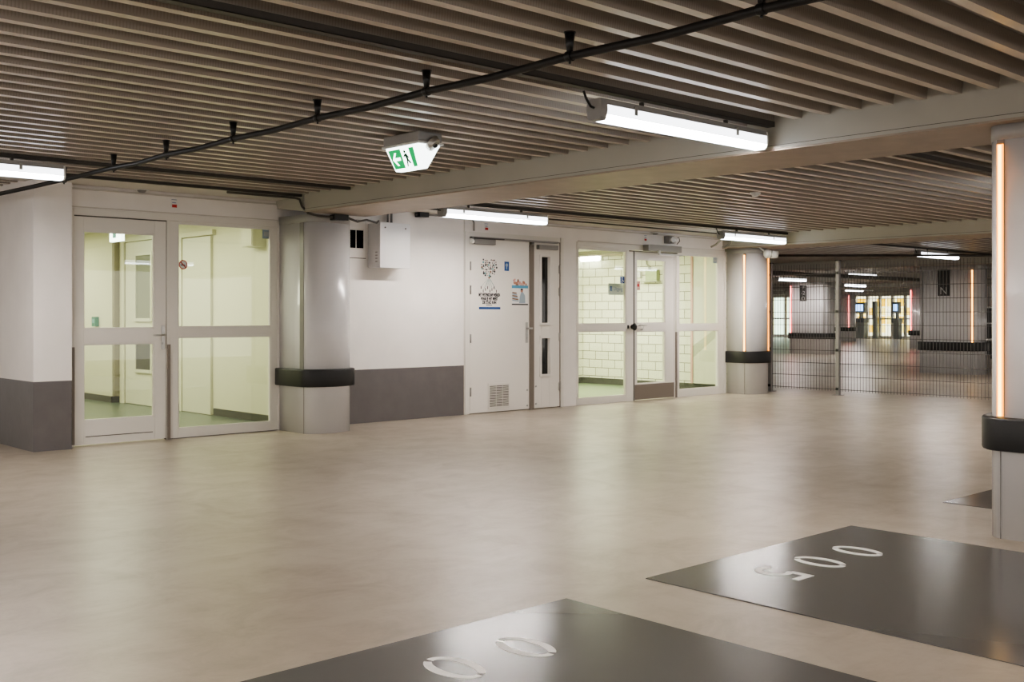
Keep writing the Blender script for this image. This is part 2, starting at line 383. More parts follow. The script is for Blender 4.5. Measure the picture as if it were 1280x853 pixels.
d1 = glazed('door_1', 'white glazed door with two panes and a steel lever at far left', 3.877, 4.789, 0.012, 2.178, [(3.965, 4.668, 1.112, 2.045), (3.965, 4.668, 0.237, 0.968)])
G().box(3.985, 4.65, YW-0.003, YW-0.0005, 0.083, 0.090).build('groove', M['seam'], d1)
lever(d1, 4.755, 1.045, -1)
w1 = glazed('window_1', 'tall fixed glazed screen beside the left door', 4.829, 6.051, 0.0, 2.189, [(4.915, 5.975, 1.120, 2.172), (4.915, 5.975, 0.095, 1.022)])
G().box(4.832, 6.05, YW-0.002, YW-0.0003, 0.0, 0.006).build('threshold', M['seam'], w1)

# utility double door
g = G(); g.box(8.70, 8.775, YW-0.012, YW+0.07, 0, 2.29); g.box(8.775, 10.385, YW-0.012, YW+0.07, 2.225, 2.29); g.box(10.400, 10.45, YW-0.012, YW+0.07, 0, 2.29)
struct(g.build('trim_17', M['frame'], bevel=0.002))
struct(G().box(10.384, 10.401, YW+0.001, YW+0.05, 0, 2.225).build('trim_18', M['edge']))
d2 = thing('door_2', 'solid white utility door with stickers and a low air grille', None, (9.3, YW, 0.01)); d2['kind'] = 'structure'
G().box(8.785, 9.815, YW, YW+0.05, 0.010, 2.215).build('leaf', M['leaf'], d2, bevel=0.002)
G().box(9.818, 9.895, YW-0.012, YW+0.02, 0.0, 2.17).build('edge_strip', M['edge'], d2, bevel=0.002)
for z in (1.86, 1.56, 0.95, 0.28): hinge(d2, 8.79, z)
for z in (1.90, 1.58, 0.98, 0.33): pass
h = G().box(9.745, 9.785, YW-0.008, YW-0.0005, 0.88, 1.15).build('handle_plate', M['steel'], d2, bevel=0.002)
G().cyl((9.765, YW-0.006, 1.07), (9.765, YW-0.05, 1.07), 0.011).box(9.755, 9.83, YW-0.056, YW-0.044, 1.058, 1.082).build('knob_handle', M['steel'], d2, bevel=0.002)
G().cyl((9.765, YW-0.008, 0.945), (9.765, YW-0.018, 0.945), 0.011).build('lock_cylinder', M['steel'], d2)
for z in (0.26, 0.055): G().cyl((9.775, YW-0.0005, z), (9.775, YW-0.010, z), 0.012, n=10).build('screw', M['steel'], d2)
gr = G(); gr.box(9.085, 9.46, YW-0.010, YW-0.0005, 0.050, 0.375)
gr = gr.build('grille', M['frame'], d2, bevel=0.002)
g = G()
for i in range(14):
    z = 0.078+i*0.0195
    for a, b in ((9.11, 9.215), (9.225, 9.325), (9.335, 9.435)): g.box(a, b, YW-0.0125, YW-0.0095, z, z+0.009)
g.build('slot', M['seam'], gr)
d3 = thing('door_3', 'narrow white side leaf with two slim dark window slits', None, (10.14, YW, 0.01)); d3['kind'] = 'structure'
g = G(); wx0, wx1 = 10.035, 10.19
g.box(9.905, wx0, YW, YW+0.05, 0.01, 2.215); g.box(wx1, 10.382, YW, YW+0.05, 0.01, 2.215)
for a, b in ((0.01, 0.455), (0.935, 1.14), (2.02, 2.215)): g.box(wx0, wx1, YW, YW+0.05, a, b)
g.build('leaf', M['leaf'], d3, bevel=0.002)
for a, b in ((0.455, 0.935), (1.14, 2.02)):
    pane(d3, wx0, wx1, a, b, m='dglass')
    g = G(); q = 0.032
    g.box(wx0-q, wx0, YW-0.016, YW, a-q, b+q); g.box(wx1, wx1+q, YW-0.016, YW, a-q, b+q); g.box(wx0, wx1, YW-0.016, YW, a-q, a); g.box(wx0, wx1, YW-0.016, YW, b, b+q)
    g.build('window_bead', M['leaf'], d3, bevel=0.003)
for z in (1.86, 1.56, 0.95, 0.28): hinge(d3, 10.378, z)
for z in (0.30, 0.07): G().cyl((9.935, YW-0.0005, z), (9.935, YW-0.010, z), 0.012, n=10).build('screw', M['steel'], d3)

# door closer rail with two bodies over the double door
t = thing('door_closer', 'grey twin door closer with slide rail over the utility double door', 'door closer', (9.5, YW, 2.2))
G().box(8.80, 9.16, YW-0.075, YW-0.014, 2.135, 2.20).build('closer_body', M['post'], t, bevel=0.006)
G().cyl((8.765, YW-0.045, 2.170), (8.80, YW-0.045, 2.170), 0.030, 0.032).build('end_cap', M['gwhite'], t, bevel=0.003)
G().box(9.93, 10.29, YW-0.075, YW-0.014, 2.115, 2.175).build('closer_body', M['post'], t, bevel=0.006)
G().box(8.77, 10.30, YW-0.062, YW-0.014, 2.205, 2.228).build('slide_rail', M['post'], t, bevel=0.002)
G().box(8.80, 9.30, YW-0.082, YW-0.064, 2.203, 2.216).build('closer_arm', M['tray'], t, bevel=0.002)

# right-hand glazed entrance
g = G(); g.box(10.735, 14.12, YW-0.010, YW+0.07, 2.19, 2.255); g.box(10.713, 10.735, YW-0.010, YW+0.07, 0, 2.255)
g.box(12.842, 12.865, YW-0.006, YW+0.07, 0, 2.19); g.box(14.095, 14.15, YW-0.010, YW+0.07, 0, 2.255)
struct(g.build('trim_19', M['frame'], bevel=0.002))
g = G(); g.box(12.866, 12.900, YW-0.016, YW-0.002, 0.0, 0.99)
struct(g.build('trim_20', M['edge']))
w2 = glazed('window_2', 'large fixed glazed screen left of the right-hand door', 10.737, 11.905, 0.0, 2.189, [(10.752, 11.755, 1.120, 2.165), (10.752, 11.755, 0.090, 1.020)])
d4 = glazed('door_4', 'white glazed entrance door with grey kick plate and black lock', 11.935, 12.840, 0.010, 2.165, [(11.985, 12.64, 1.125, 2.06), (11.985, 12.64, 0.240, 1.010)])
G().box(11.937, 12.838, YW-0.004, YW-0.0005, 0.012, 0.232).build('kick_plate', M['edge'], d4)
k = G().ball((11.88, YW-0.045, 1.075), 0.048, sc=(0.9, 0.7, 1.15)).cyl((11.88, YW, 1.075), (11.88, YW-0.03, 1.075), 0.035).build('black_lock', M['black'], d4)
G().cyl((12.005, YW-0.002, 1.09), (12.005, YW-0.05, 1.09), 0.010).tube([(11.99, YW-0.05, 1.10), (12.06, YW-0.055, 1.095), (12.14, YW-0.052, 1.095)], 0.009).tube([(12.01, YW-0.05, 1.03), (12.04, YW-0.06, 1.03), (12.07, YW-0.055, 1.075)], 0.008).build('lever_handle', M['steel'], d4)
w3 = glazed('window_3', 'fixed glazed screen between the right-hand door and the column', 12.901, 14.094, 0.0, 2.189, [(12.965, 13.955, 1.105, 2.165), (12.965, 13.955, 0.110, 1.010)])
G().box(11.906, 11.934, YW+0.001, YW+0.05, 0, 2.18).build('trim_21', M['seam']); struct(bpy.data.objects['trim_21'])
G().box(11.77, 11.80, YW-0.010, YW-0.0005, 1.05, 1.10).build('latch', M['black'], w2, bevel=0.002)

# powered opener over door_4, siren beside it
t = thing('door_opener', 'grey swing door opener box with arm above the right-hand glazed door', 'door opener', (12.4, YW, 2.25))
G().box(12.14, 12.87, YW-0.125, YW-0.012, 2.180, 2.275).build('housing', M['opener'], t, bevel=0.006)
G().box(12.10, 12.14, YW-0.122, YW-0.015, 2.183, 2.272).build('end_cap', M['post'], t, bevel=0.004)
G().box(11.72, 12.80, YW-0.100, YW-0.078, 2.158, 2.170).build('slide_rail', M['tray'], t, bevel=0.002)
G().box(12.32, 12.86, YW-0.150, YW-0.128, 2.130, 2.146).cyl((12.32, YW-0.14, 2.13), (12.32, YW-0.14, 2.195), 0.018).build('arm', M['metal'], t, bevel=0.002)
t = thing('alarm_lamp', 'round grey warning lamp on a square box above the right-hand door', 'alarm lamp', (12.75, YW, 2.38))
G().box(12.60, 12.72, YW-0.10, YW-0.001, 2.315, 2.425).build('box', M['post'], t, bevel=0.006)
G().cyl((12.66, YW-0.10, 2.37), (12.66, YW-0.13, 2.37), 0.052, 0.045).build('ring', M['metal'], t, bevel=0.003)
G().cyl((12.72, YW-0.05, 2.37), (12.80, YW-0.05, 2.37), 0.045, 0.052).build('lens', M['gwhite'], t)
G().tube([(12.80, YW-0.06, 2.40), (12.86, YW-0.08, 2.41), (12.90, YW-0.06, 2.36), (12.88, YW-0.02, 2.31)], 0.006, 8).build('cable', M['tray'], t)

# motion detectors on the fascia ledge
def sensor(x, z, label):
    t = thing('motion_sensor', label, 'sensor', (x, YW-0.02, z), 'motion sensors on the door wall')
    G().cyl((x, YW-0.04, z+0.012), (x, YW-0.04, z-0.004), 0.075, 0.068, n=24).build('base', M['gwhite'], t)
    G().cyl((x, YW-0.04, z-0.004), (x, YW-0.04, z-0.024), 0.045, 0.03, n=20).build('lens', M['post'], t)
sensor(4.52, 2.470, 'small white oval motion sensor under the ceiling above the left glazed door')
sensor(9.72, 2.455, 'small white motion sensor under the ceiling above the utility double door')
sensor(12.35, 2.455, 'small motion sensor under the ceiling above the door opener')

# small red and white number stickers on the fascia
def fascia_sticker(x, z, label):
    t = thing('fascia_sticker', label, 'sticker', (x, YW, z), 'small red and white stickers above the doors')
    G().box(x-0.032, x+0.032, YW-0.003, YW-0.001, z-0.045, z+0.045).build('sheet', M['paper'], t)
    G().box(x-0.022, x+0.028, YW-0.0045, YW-0.003, z-0.040, z-0.010).build('red_band', M['redp'], t)
    g = G(); g.box(x-0.028, x+0.028, YW-0.0042, YW-0.003, z+0.036, z+0.040); g.box(x-0.02, x+0.02, YW-0.0042, YW-0.003, z+0.004, z+0.010)
    g.build('lines', M['blue'], t)
fascia_sticker(4.872, 2.365, 'small red and white sticker above the left glazed door')
fascia_sticker(9.06, 2.365, 'small red and white sticker above the utility door closer')
fascia_sticker(12.17, 2.375, 'small red and white sticker just above the door opener')

# stickers on the glass
t = thing('no_smoking_sticker', 'round red no-smoking sticker on the left glazed screen', 'sticker', (4.972, YW+0.034, 1.753))
g = G(); o = (4.972, YW+0.005, 1.753); U, V = (1, 0, 0), (0, 0, 1)
circ = lambda r, n=28, c=(0, 0): [(c[0]+r*math.cos(2*PI*i/n), c[1]+r*math.sin(2*PI*i/n)) for i in range(n)]
G().plate(circ(0.047), o, U, V, 0.0005).build('disc', M['paper'], t)
g = G()
for i in range(28):
    a, b = 2*PI*i/28, 2*PI*(i+1)/28
    g.plate([(0.047*math.cos(a), 0.047*math.sin(a)), (0.047*math.cos(b), 0.047*math.sin(b)), (0.038*math.cos(b), 0.038*math.sin(b)), (0.038*math.cos(a), 0.038*math.sin(a))], o, U, V, 0.0015)
g.plate([(-0.030, 0.023), (-0.023, 0.030), (0.030, -0.023), (0.023, -0.030)], o, U, V, 0.0018)
g.build('ring_and_bar', M['redp'], t)
G().plate([(-0.026, -0.008), (0.024, -0.008), (0.024, 0.0), (-0.026, 0.0)], o, U, V, 0.0012).build('cigarette', M['ink'], t)
for x, lab in ((5.935, 'square blue sticker in the top corner of the left glazed screen'), (13.905, 'square blue sticker in the top corner of the far right glazed screen')):
    t = thing('glass_sticker', lab, 'sticker', (x, YW+0.03, 2.115), 'square blue stickers on the glazed screens')
    G().box(x-0.048, x+0.048, YW+0.031, YW+0.034, 2.065, 2.165).build('sheet', M['greyblue'], t)
    G().box(x-0.03, x+0.03, YW+0.030, YW+0.031, 2.09, 2.14).build('symbol', M['silver'], t)
t = thing('direction_sign', 'silver plate with blue lettering hanging behind the right-hand glass', 'sign', (11.62, 10.36, 1.62))
G().box(11.50, 11.84, 10.355, 10.362, 1.535, 1.70).build('plate', M['silver'], t, bevel=0.001)
g = G(); text_into(g, 'Uitgang', 0.075, (11.70, 10.354, 1.622), FACE_MY, sx=0.85); g.build('lettering', M['blue'], t)
G().box(11.525, 11.575, 10.3535, 10.355, 1.59, 1.66).build('arrow_square', M['blue'], t)
t = thing('wheelchair_sticker', 'small square blue wheelchair sticker on the right-hand glass', 'sticker', (11.70, YW+0.03, 1.76))
G().box(11.655, 11.745, YW+0.031, YW+0.034, 1.70, 1.80).build('sheet', M['blue'], t)
g = G(); o = (11.70, YW+0.031, 1.75)
g.plate(circ(0.010, 12, (0.0, 0.033)), o, U, V, 0.001); g.plate([(-0.012, 0.02), (0.0, 0.02), (0.004, -0.005), (0.028, -0.008), (0.03, -0.03), (0.022, -0.03), (0.018, -0.016), (-0.008, -0.014)], o, U, V, 0.001)
g.plate([(-0.03, -0.02), (-0.022, -0.02), (-0.01, -0.033), (0.006, -0.03), (0.006, -0.04), (-0.014, -0.042)], o, U, V, 0.001)
g.build('symbol', M['paper'], t)
t = thing('door_notice', 'small pale red notice in the glass of the right-hand door', 'notice', (12.02, YW+0.03, 1.68))
G().box(11.99, 12.09, YW+0.030, YW+0.034, 1.61, 1.74).build('sheet', M['pink'], t)
G().box(12.01, 12.07, YW+0.029, YW+0.030, 1.66, 1.70).build('symbol', M['redp'], t)

# ---- posters on the utility door
yP = YW-0.002
t = thing('heart_decal', 'heart-shaped decal of small icons with strings and lettering on the utility door', 'decal', (9.11, YW, 1.6))
g = G(); rr = random.Random(7); n = 0
def in_heart(u, v): u, v = u*1.25, v*1.15-0.1; return (u*u+v*v-1)**3 - u*u*v**3 < 0
cells = [(-1.05+0.21*i, -1.05+0.21*j) for i in range(11) for j in range(11)]; rr.shuffle(cells)
for cu_, cv_ in cells:
    u, v = cu_+rr.uniform(-0.05, 0.05), cv_+rr.uniform(-0.05, 0.05)
    if not in_heart(u, v): continue
    s = rr.uniform(0.009, 0.017); a = rr.uniform(0, PI); k = rr.choice((3, 4, 5, 6))
    g.plate([(9.105+0.150*u+s*math.cos(a+2*PI*i/k), 1.80+0.135*v+s*math.sin(a+2*PI*i/k)) for i in range(k)], (0, yP, 0), U, V, 0.0006*(1+0.5*(n % 3)), m=rr.choice((0, 0, 0, 1, 2))); n += 1
g.build('heart_icons', [M['ink'], M['teal'], M['brown']], t)
g = G()
for i in range(8):
    x1 = 8.97+0.037*i; z1 = 1.605-0.022*((i*5) % 3)
    x0 = 9.08+0.007*i
    g.plate([(x0, 1.70), (x0+0.003, 1.70), (x1+0.003, z1), (x1, z1)], (0, yP, 0), U, V, 0.0006)
g.build('strings', M['teal'], t)
for i in range(8):
    g = G(); x1 = 8.97+0.037*i; z1 = 1.605-0.022*((i*5) % 3)
    g.plate(circ(0.006, 8, (x1, z1)), (0, yP, 0), U, V, 0.0008); g.box(x1-0.005, x1+0.005, yP-0.0008, yP, z1-0.03, z1-0.004); g.build('figure', M['ink'], t)
g = G()
for s, z, w in (('MET WETENSCHAP WERKEN', 1.500, 0.50), ('WAAR JE HET MEEST', 1.452, 0.56), ('DE STAD KAN', 1.404, 0.66)):
    text_into(g, s, 0.056, (9.112, yP, z), FACE_MY, sx=w, bold=0.0022)
text_into(g, 'WERKEN', 0.028, (9.105, yP, 1.370), FACE_MY, sx=0.9)
g.build('lettering', M['ink'], t)
G().box(8.935, 9.30, yP-0.0006, yP, 1.318, 1.347).build('blue_band', M['blue'], t)
t = thing('info_sticker', 'small blue rectangular sticker with white mark beside the heart decal', 'sticker', (9.41, YW, 1.88))
G().box(9.37, 9.45, yP-0.0006, yP, 1.815, 1.935).build('sheet', M['blue'], t)
g = G(); g.plate(circ(0.022, 16, (9.41, 1.89)), (0, yP-0.0006, 0), U, V, 0.0006); g.plate([(9.40, 1.88), (9.42, 1.88), (9.416, 1.835), (9.404, 1.835)], (0, yP-0.0006, 0), U, V, 0.0006)
g.build('symbol', M['greyblue'], t)
t = thing('campaign_poster', 'colourful poster of a crowd above a person with a stack of papers', 'poster', (9.65, YW, 1.58))
G().box(9.50, 9.79, yP-0.0005, yP, 1.375, 1.70).build('sheet', M['paper'], t)
g = G()
for i in range(26):
    x = 9.52+rr.random()*0.24; z = 1.635+rr.random()*0.09*(1-abs(x-9.60)/0.24); r = rr.uniform(0.012, 0.026)
    g.plate(circ(r, 10, (x, z)), (0, yP-0.0005, 0), U, V, 0.0004*(1+i % 4), m=rr.choice((0, 0, 1, 2)))
g.build('crowd_print', [M['skin'], M['brown'], M['pink']], t)
G().box(9.50, 9.79, yP-0.0022, yP-0.0005, 1.595, 1.632).build('title_band', M['ltblue'], t)
g = G()
for i in range(6): g.plate([(9.505, 1.43+0.02*i), (9.62-0.008*i, 1.42+0.02*i), (9.63-0.008*i, 1.436+0.02*i), (9.51, 1.446+0.02*i)], (0, yP-0.0005, 0), U, V, 0.0008, m=(0 if i % 2 else 1))
g.build('papers_print', [M['brown'], M['greyblue']], t)
g = G()
g.plate([(9.63, 1.40), (9.74, 1.40), (9.735, 1.50), (9.70, 1.545), (9.665, 1.54), (9.64, 1.48)], (0, yP-0.0005, 0), U, V, 0.0010, m=0)
g.plate(circ(0.022, 14, (9.678, 1.562)), (0, yP-0.0005, 0), U, V, 0.0014, m=1)
g.plate([(9.655, 1.57), (9.70, 1.57), (9.695, 1.59), (9.66, 1.59)], (0, yP-0.0005, 0), U, V, 0.0018, m=2)
g.build('person_print', [M['greyblue'], M['skin'], M['ink']], t)
G().box(9.50, 9.79, yP-0.0022, yP-0.0005, 1.375, 1.392).build('footer', M['ink'], t)

# ------------------------------------------------------------------ electrical cabinet and junction boxes
t = thing('electrical_cabinet', 'white metal wall cabinet hung high beside the beam end', 'cabinet', (7.44, YW, 1.79))
G().box(7.235, 7.655, 10.01, YW-0.001, 1.79, 2.300).build('body', M['box'], t, bevel=0.004)
G().box(7.230, 7.660, 9.992, 10.008, 1.785, 2.305).build('door', M['box'], t, bevel=0.004)
for x in (7.30, 7.59): G().cyl((x, 9.992, 2.245), (x, 9.986, 2.245), 0.009, n=12).build('lock', M['seam'], t)
for i in range(4): G().box(7.2325, 7.2355, 10.05, 10.09, 1.85+0.035*i, 1.865+0.035*i).build('side_vent', M['cap'], t)
g = G(); g.tube([(7.47, 10.17, 2.30), (7.47, 10.17, ZD)], 0.014); g.build('conduit', M['post'], t)
g = G(); g.tube([(7.52, 10.17, 2.30), (7.52, 10.17, ZD)], 0.014); g.build('conduit', M['post'], t)
def junction(x, y, z, label, sx=0.15):
    t = thing('junction_box', label, 'junction box', (x, y, z), 'junction boxes near the beam end')
    G().box(x-sx/2, x+sx/2, y-0.05, y+0.05, z-0.03, z+0.03).build('box', M['black'], t, bevel=0.004)
    for d in (-1, 1): G().cyl((x+d*sx/2, y, z), (x+d*(sx/2+0.03), y, z), 0.014, n=10).build('cable_gland', M['tray'], t)
junction(6.35, 9.50, 2.265, 'black junction box on top of the wall-side column under the beam', 0.17)
junction(7.98, 10.18, 2.445, 'dark junction box high on the wall right of the cabinet', 0.14)
t = G().tube([(8.07, 10.18, 2.45), (8.4, 10.19, 2.455), (8.72, 10.20, 2.46), (8.80, 10.20, 2.44), (8.82, 10.20, 2.40), (8.82, 10.20, 2.30)], 0.012).build('conduit', M['post'])
tag(t, 'thin grey conduit bending down beside the utility door closer', 'conduit')
t = G().tube([(5.1, 9.57, ZD-0.044), (5.86, 9.57, ZD-0.044), (5.93, 9.60, ZD-0.05), (5.935, 9.56, 2.36), (5.98, 9.52, 2.29), (6.10, 9.50, 2.268), (6.26, 9.50, 2.265)], 0.012).build('cable', M['tray'])
tag(t, 'thin dark cable running down the beam end to the black junction box', 'cable')
t = G().tube([(6.47, 9.50, 2.265), (6.6, 9.53, 2.24), (6.75, 9.58, 2.27), (6.9, 9.6, 2.25), (7.0, 9.7, 2.28)], 0.012).build('cable', M['tray'])
tag(t, 'short slack dark cable leaving the black junction box to the right', 'cable')

# ------------------------------------------------------------------ columns
CW = 0.56
def column(X0, ylo, yhi, label, lights, lo_round=True, hi_round=True, lightmat='orange', b=0.14, group=None):
    t = thing('concrete_column', label, 'column', (X0+CW/2, (ylo+yhi)/2, 0), group)
    def plan(off=0.0, n=14, only=None):
        a, bb, cx = CW/2+off, b+off, X0+CW/2; P = []
        if lo_round: P += [(cx-a*math.cos(PI*i/n), ylo-bb*math.sin(PI*i/n)) for i in range(n+1)]
        else: P += [(cx-a, ylo), (cx+a, ylo)]
        if hi_round: P += [(cx+a*math.cos(PI*i/n), yhi+bb*math.sin(PI*i/n)) for i in range(n+1)]
        else: P += [(cx+a, yhi), (cx-a, yhi)]
        return P
    G().prism(plan(), 'z', 0, 2.215, smooth=True).build('shaft', M['col'], t)
    G().prism(plan(0.004), 'z', 2.215, 2.30, smooth=True).build('capital', M['cap'], t)
    G().prism(plan(0.055), 'z', 0.49, 0.675, smooth=True).build('bumper_band', M['rubber'], t, bevel=0.012)
    g = G()
    for (sx, sy) in [(0, 0), (1, 0), (0, 1), (1, 1)]:
        if (sy == 0 and not lo_round) or (sy == 1 and not hi_round): continue
        x = X0 if sx == 0 else X0+CW; y = ylo if sy == 0 else yhi; d = -1 if sy == 0 else 1
        g.box(x-0.003, x+0.003, y-0.003, y+0.003, 0.0, 0.49); (g.box(x-0.004, x+0.004, y-0.020, y+0.020, 0.675, 2.215) if lights else g.box(x-0.005, x+0.005, min(y, y-d*0.075), max(y, y-d*0.075), 0.675, 2.215))
    if len(g.b.verts): g.build('slot', M['slot'], t)
    for (sx, sy) in lights:
        x = X0 if sx == 0 else X0+CW; y = ylo if sy == 0 else yhi; s = -1 if sx == 0 else 1
        G().box(min(x+s*0.004, x+s*0.012), max(x+s*0.004, x+s*0.012), y-0.017, y+0.017, 0.68, 2.19).build('light_strip', M[lightmat], t)
        ls = bpy.data.objects[t.name].children[-1]
        G().box(min(x+s*0.012, x+s*0.015), max(x+s*0.012, x+s*0.015), y-0.0085, y+0.0085, 0.68, 2.185).build('light_core', M[lightmat+'_core'], ls)
    return t
column(6.07, 9.74, YW-0.001, 'grey clad round-ended column against the door wall under the beam end', [], hi_round=False)
column(14.17, 9.90, YW-0.001, 'round-ended column with an orange light strip beside the far fence', [(0, 0)], hi_round=False, b=0.15)
column(6.055, 1.35, 2.535, 'large pale column with glowing orange strip at the right foreground', [(0, 1)], b=0.12)
cN = column(22.3, 9.92, 11.0, 'column with the N zone sign behind the wire fence', [(0, 0)], lightmat='orange_dim')
c2 = column(30.4, 18.25, 19.45, 'column with red light strip and zone sign left behind the fence', [(0, 1)], lightmat='red')
column(46.6, 26.65, 27.9, 'distant column with red light strip left of the yellow lobby', [(0, 0)], lightmat='red')
column(38.5, 18.25, 19.45, 'distant column with red light strip right of the yellow lobby', [(0, 1)], lightmat='red')
# second thin strip on the far side of the fence-side column's rounded end
G().box(14.694, 14.712, 9.810, 9.826, 0.68, 2.19).build('light_strip', M['orange'], bpy.data.objects['concrete_column.001'])

def zone_sign(x, y, z0, z1, w, chars, size, label):
    t = thing('zone_sign', label, 'sign', (x, y, z0), 'zone signs on the columns')
    G().box(x-0.012, x-0.001, y-w/2, y+w/2, z0, z1).build('panel', M['signdark'], t, bevel=0.002)
    g = G()
    for c, z in chars: text_into(g, c, size, (x-0.013, y, z), FACE_MX)
    g.build('letter', M['signtxt'], t)
zone_sign(22.3, 10.53, 1.655, 2.215, 0.26, [('N', 1.755)], 0.22, 'dark sign with the letter N on the nearer column behind the fence')
zone_sign(30.4, 18.99, 1.70, 2.20, 0.25, [('P', 2.12), ('-2', 1.96), ('O', 1.78)], 0.17, 'dark sign with letters P -2 O on the column with red strip')

# camera on the fence-side column
t = thing('security_camera', 'white tubular security camera on the column beside the fence', 'camera', (14.45, 9.70, 2.19))
G().ball((14.40, 9.63, 2.205), 0.072).build('housing', M['gwhite'], t, bevel=0.008)
G().cyl((14.45, 9.60, 2.20), (14.53, 9.54, 2.195), 0.062, 0.058, n=20).build('hood', M['gwhite'], t)
G().tube([(14.25, 9.72, 2.34), (14.30, 9.68, 2.28), (14.38, 9.64, 2.22)], 0.013).build('bracket', M['gwhite'], t)
for i, x in enumerate((13.42, 13.72)):
    t = G().tube([(x+0.02, 9.75, ZD-0.03), (x+0.04, 9.80, 2.42), (x+0.12, 9.98, 2.33), (x+0.16, 10.1, 2.30)], 0.016).build('cable', M['post'])
    tag(t, ('left' if i == 0 else 'right')+' grey cable of the pair hanging beneath the lamp by the fence column', 'cable', 'hanging cable pair by the fence column')

# ------------------------------------------------------------------ wire fence
def fence_panel(g, y0, y1, X=15.08, z0=0.06, z1=2.05, dy=0.05, dz=0.2):
    r = 0.0027; n = int(round((y1-y0)/dy))
    for i in range(n+1):
        y = y0+(y1-y0)*i/n; g.box(X-r, X+r, y-r, y+r, z0, z1)
    k = int((z1-z0)/dz)
    for i in range(k+1):
        z = z0+0.03+i*dz; g.box(X-0.011, X-0.005, y0, y1, z-0.004, z+0.004); g.box(X+0.005, X+0.011, y0, y1, z-0.004, z+0.004)
    return g
f = thing('wire_fence', 'tall grey welded wire mesh fence closing off the far parking area', 'fence', (15.08, 7.5, 0))
for a, b in ((8.83, 9.99), (6.33, 8.78), (3.83, 6.28)): fence_panel(G(), a, b).build('mesh_panel', M['fence'], f)
for y in (10.03, 8.805, 6.305, 3.80):
    p = G().box(15.05, 15.11, y-0.028, y+0.028, 0, 2.085).build('post', M['post'], f, bevel=0.003)
    G().box(15.04, 15.12, y-0.034, y+0.034, 2.085, 2.10).build('cap', M['black'], p)
    G().box(15.00, 15.16, y-0.06, y+0.06, 0.0, 0.008).build('foot_plate', M['post'], p)
    for z in (0.1, 0.7, 1.3, 1.9): G().box(15.035, 15.05, y-0.02, y+0.02, z-0.02, z+0.02).build('clamp', M['black'], p)

# ------------------------------------------------------------------ batten lights
def batten(x0, y, L=1.6, label='', z=2.36):
    # hung from the tray: housing above, clear diffuser below, one tube
    t = thing('batten_light', label, 'lamp', (x0+L/2, y, z), 'fluorescent batten lights')
    P = lambda s: [(y+s*a, z+s*b) for a, b in ((-0.052, 0.028), (-0.054, 0.0), (-0.046, -0.040), (-0.034, -0.054), (0.034, -0.054), (0.046, -0.040), (0.054, 0.0), (0.052, 0.028))]
    G().prism([(y-0.052, z+0.028), (y+0.052, z+0.028), (y+0.046, z+0.062), (y-0.046, z+0.062)], 'x', x0+0.02, x0+L-0.02).build('housing', M['body'], t, bevel=0.003)
    for q in (-1, 1): G().box(x0+0.055, x0+L-0.03, min(y+q*0.046, y+q*0.052), max(y+q*0.046, y+q*0.052), z-0.026, z+0.0275).build('glowing_reflector', M['glowing_reflector'], t)
    G().prism([(y+a, z+b) for a, b in ((-0.052, -0.0265), (-0.048, -0.042), (-0.034, -0.056), (0.034, -0.056), (0.048, -0.042), (0.052, -0.0265))], 'x', x0+0.055, x0+L-0.03).build('diffuser', M['diff'], t)
    tb = G().cyl((x0+0.09, y, z-0.008), (x0+L-0.06, y, z-0.008), 0.013, n=12).build('tube', M['tube'], t)
    G().prism([(a, b) for a, b in P(1.04)] + [(y+0.048, z+0.060), (y-0.048, z+0.060)], 'x', x0, x0+0.055).build('end_cap', M['body'], t, bevel=0.004)
    G().prism([(a, b) for a, b in P(1.02)] + [(y+0.048, z+0.056), (y-0.048, z+0.056)], 'x', x0+L-0.03, x0+L-0.012).build('end_cap', M['gwhite'], t, bevel=0.003)
    for fx in (0.18, 0.78):
        for s in (-1, 1): G().box(x0+L*fx-0.012, x0+L*fx+0.012, min(y+s*0.050, y+s*0.058), max(y+s*0.050, y+s*0.058), z-0.004, z+0.046).build('clip', M['steel'], t)
    for fx in (0.25, 0.75): G().box(x0+L*fx-0.01, x0+L*fx+0.01, y-0.01, y+0.01, z+0.062, ZD-0.0335).build('hanger', M['tray'], t)
    G().tube([(x0, y, z+0.01), (x0-0.035, y-0.01, z+0.012), (x0-0.07, y-0.01, z+0.05), (x0-0.08, y, ZD-0.035)], 0.007, 8).build('cable', M['black'], t)
    return t
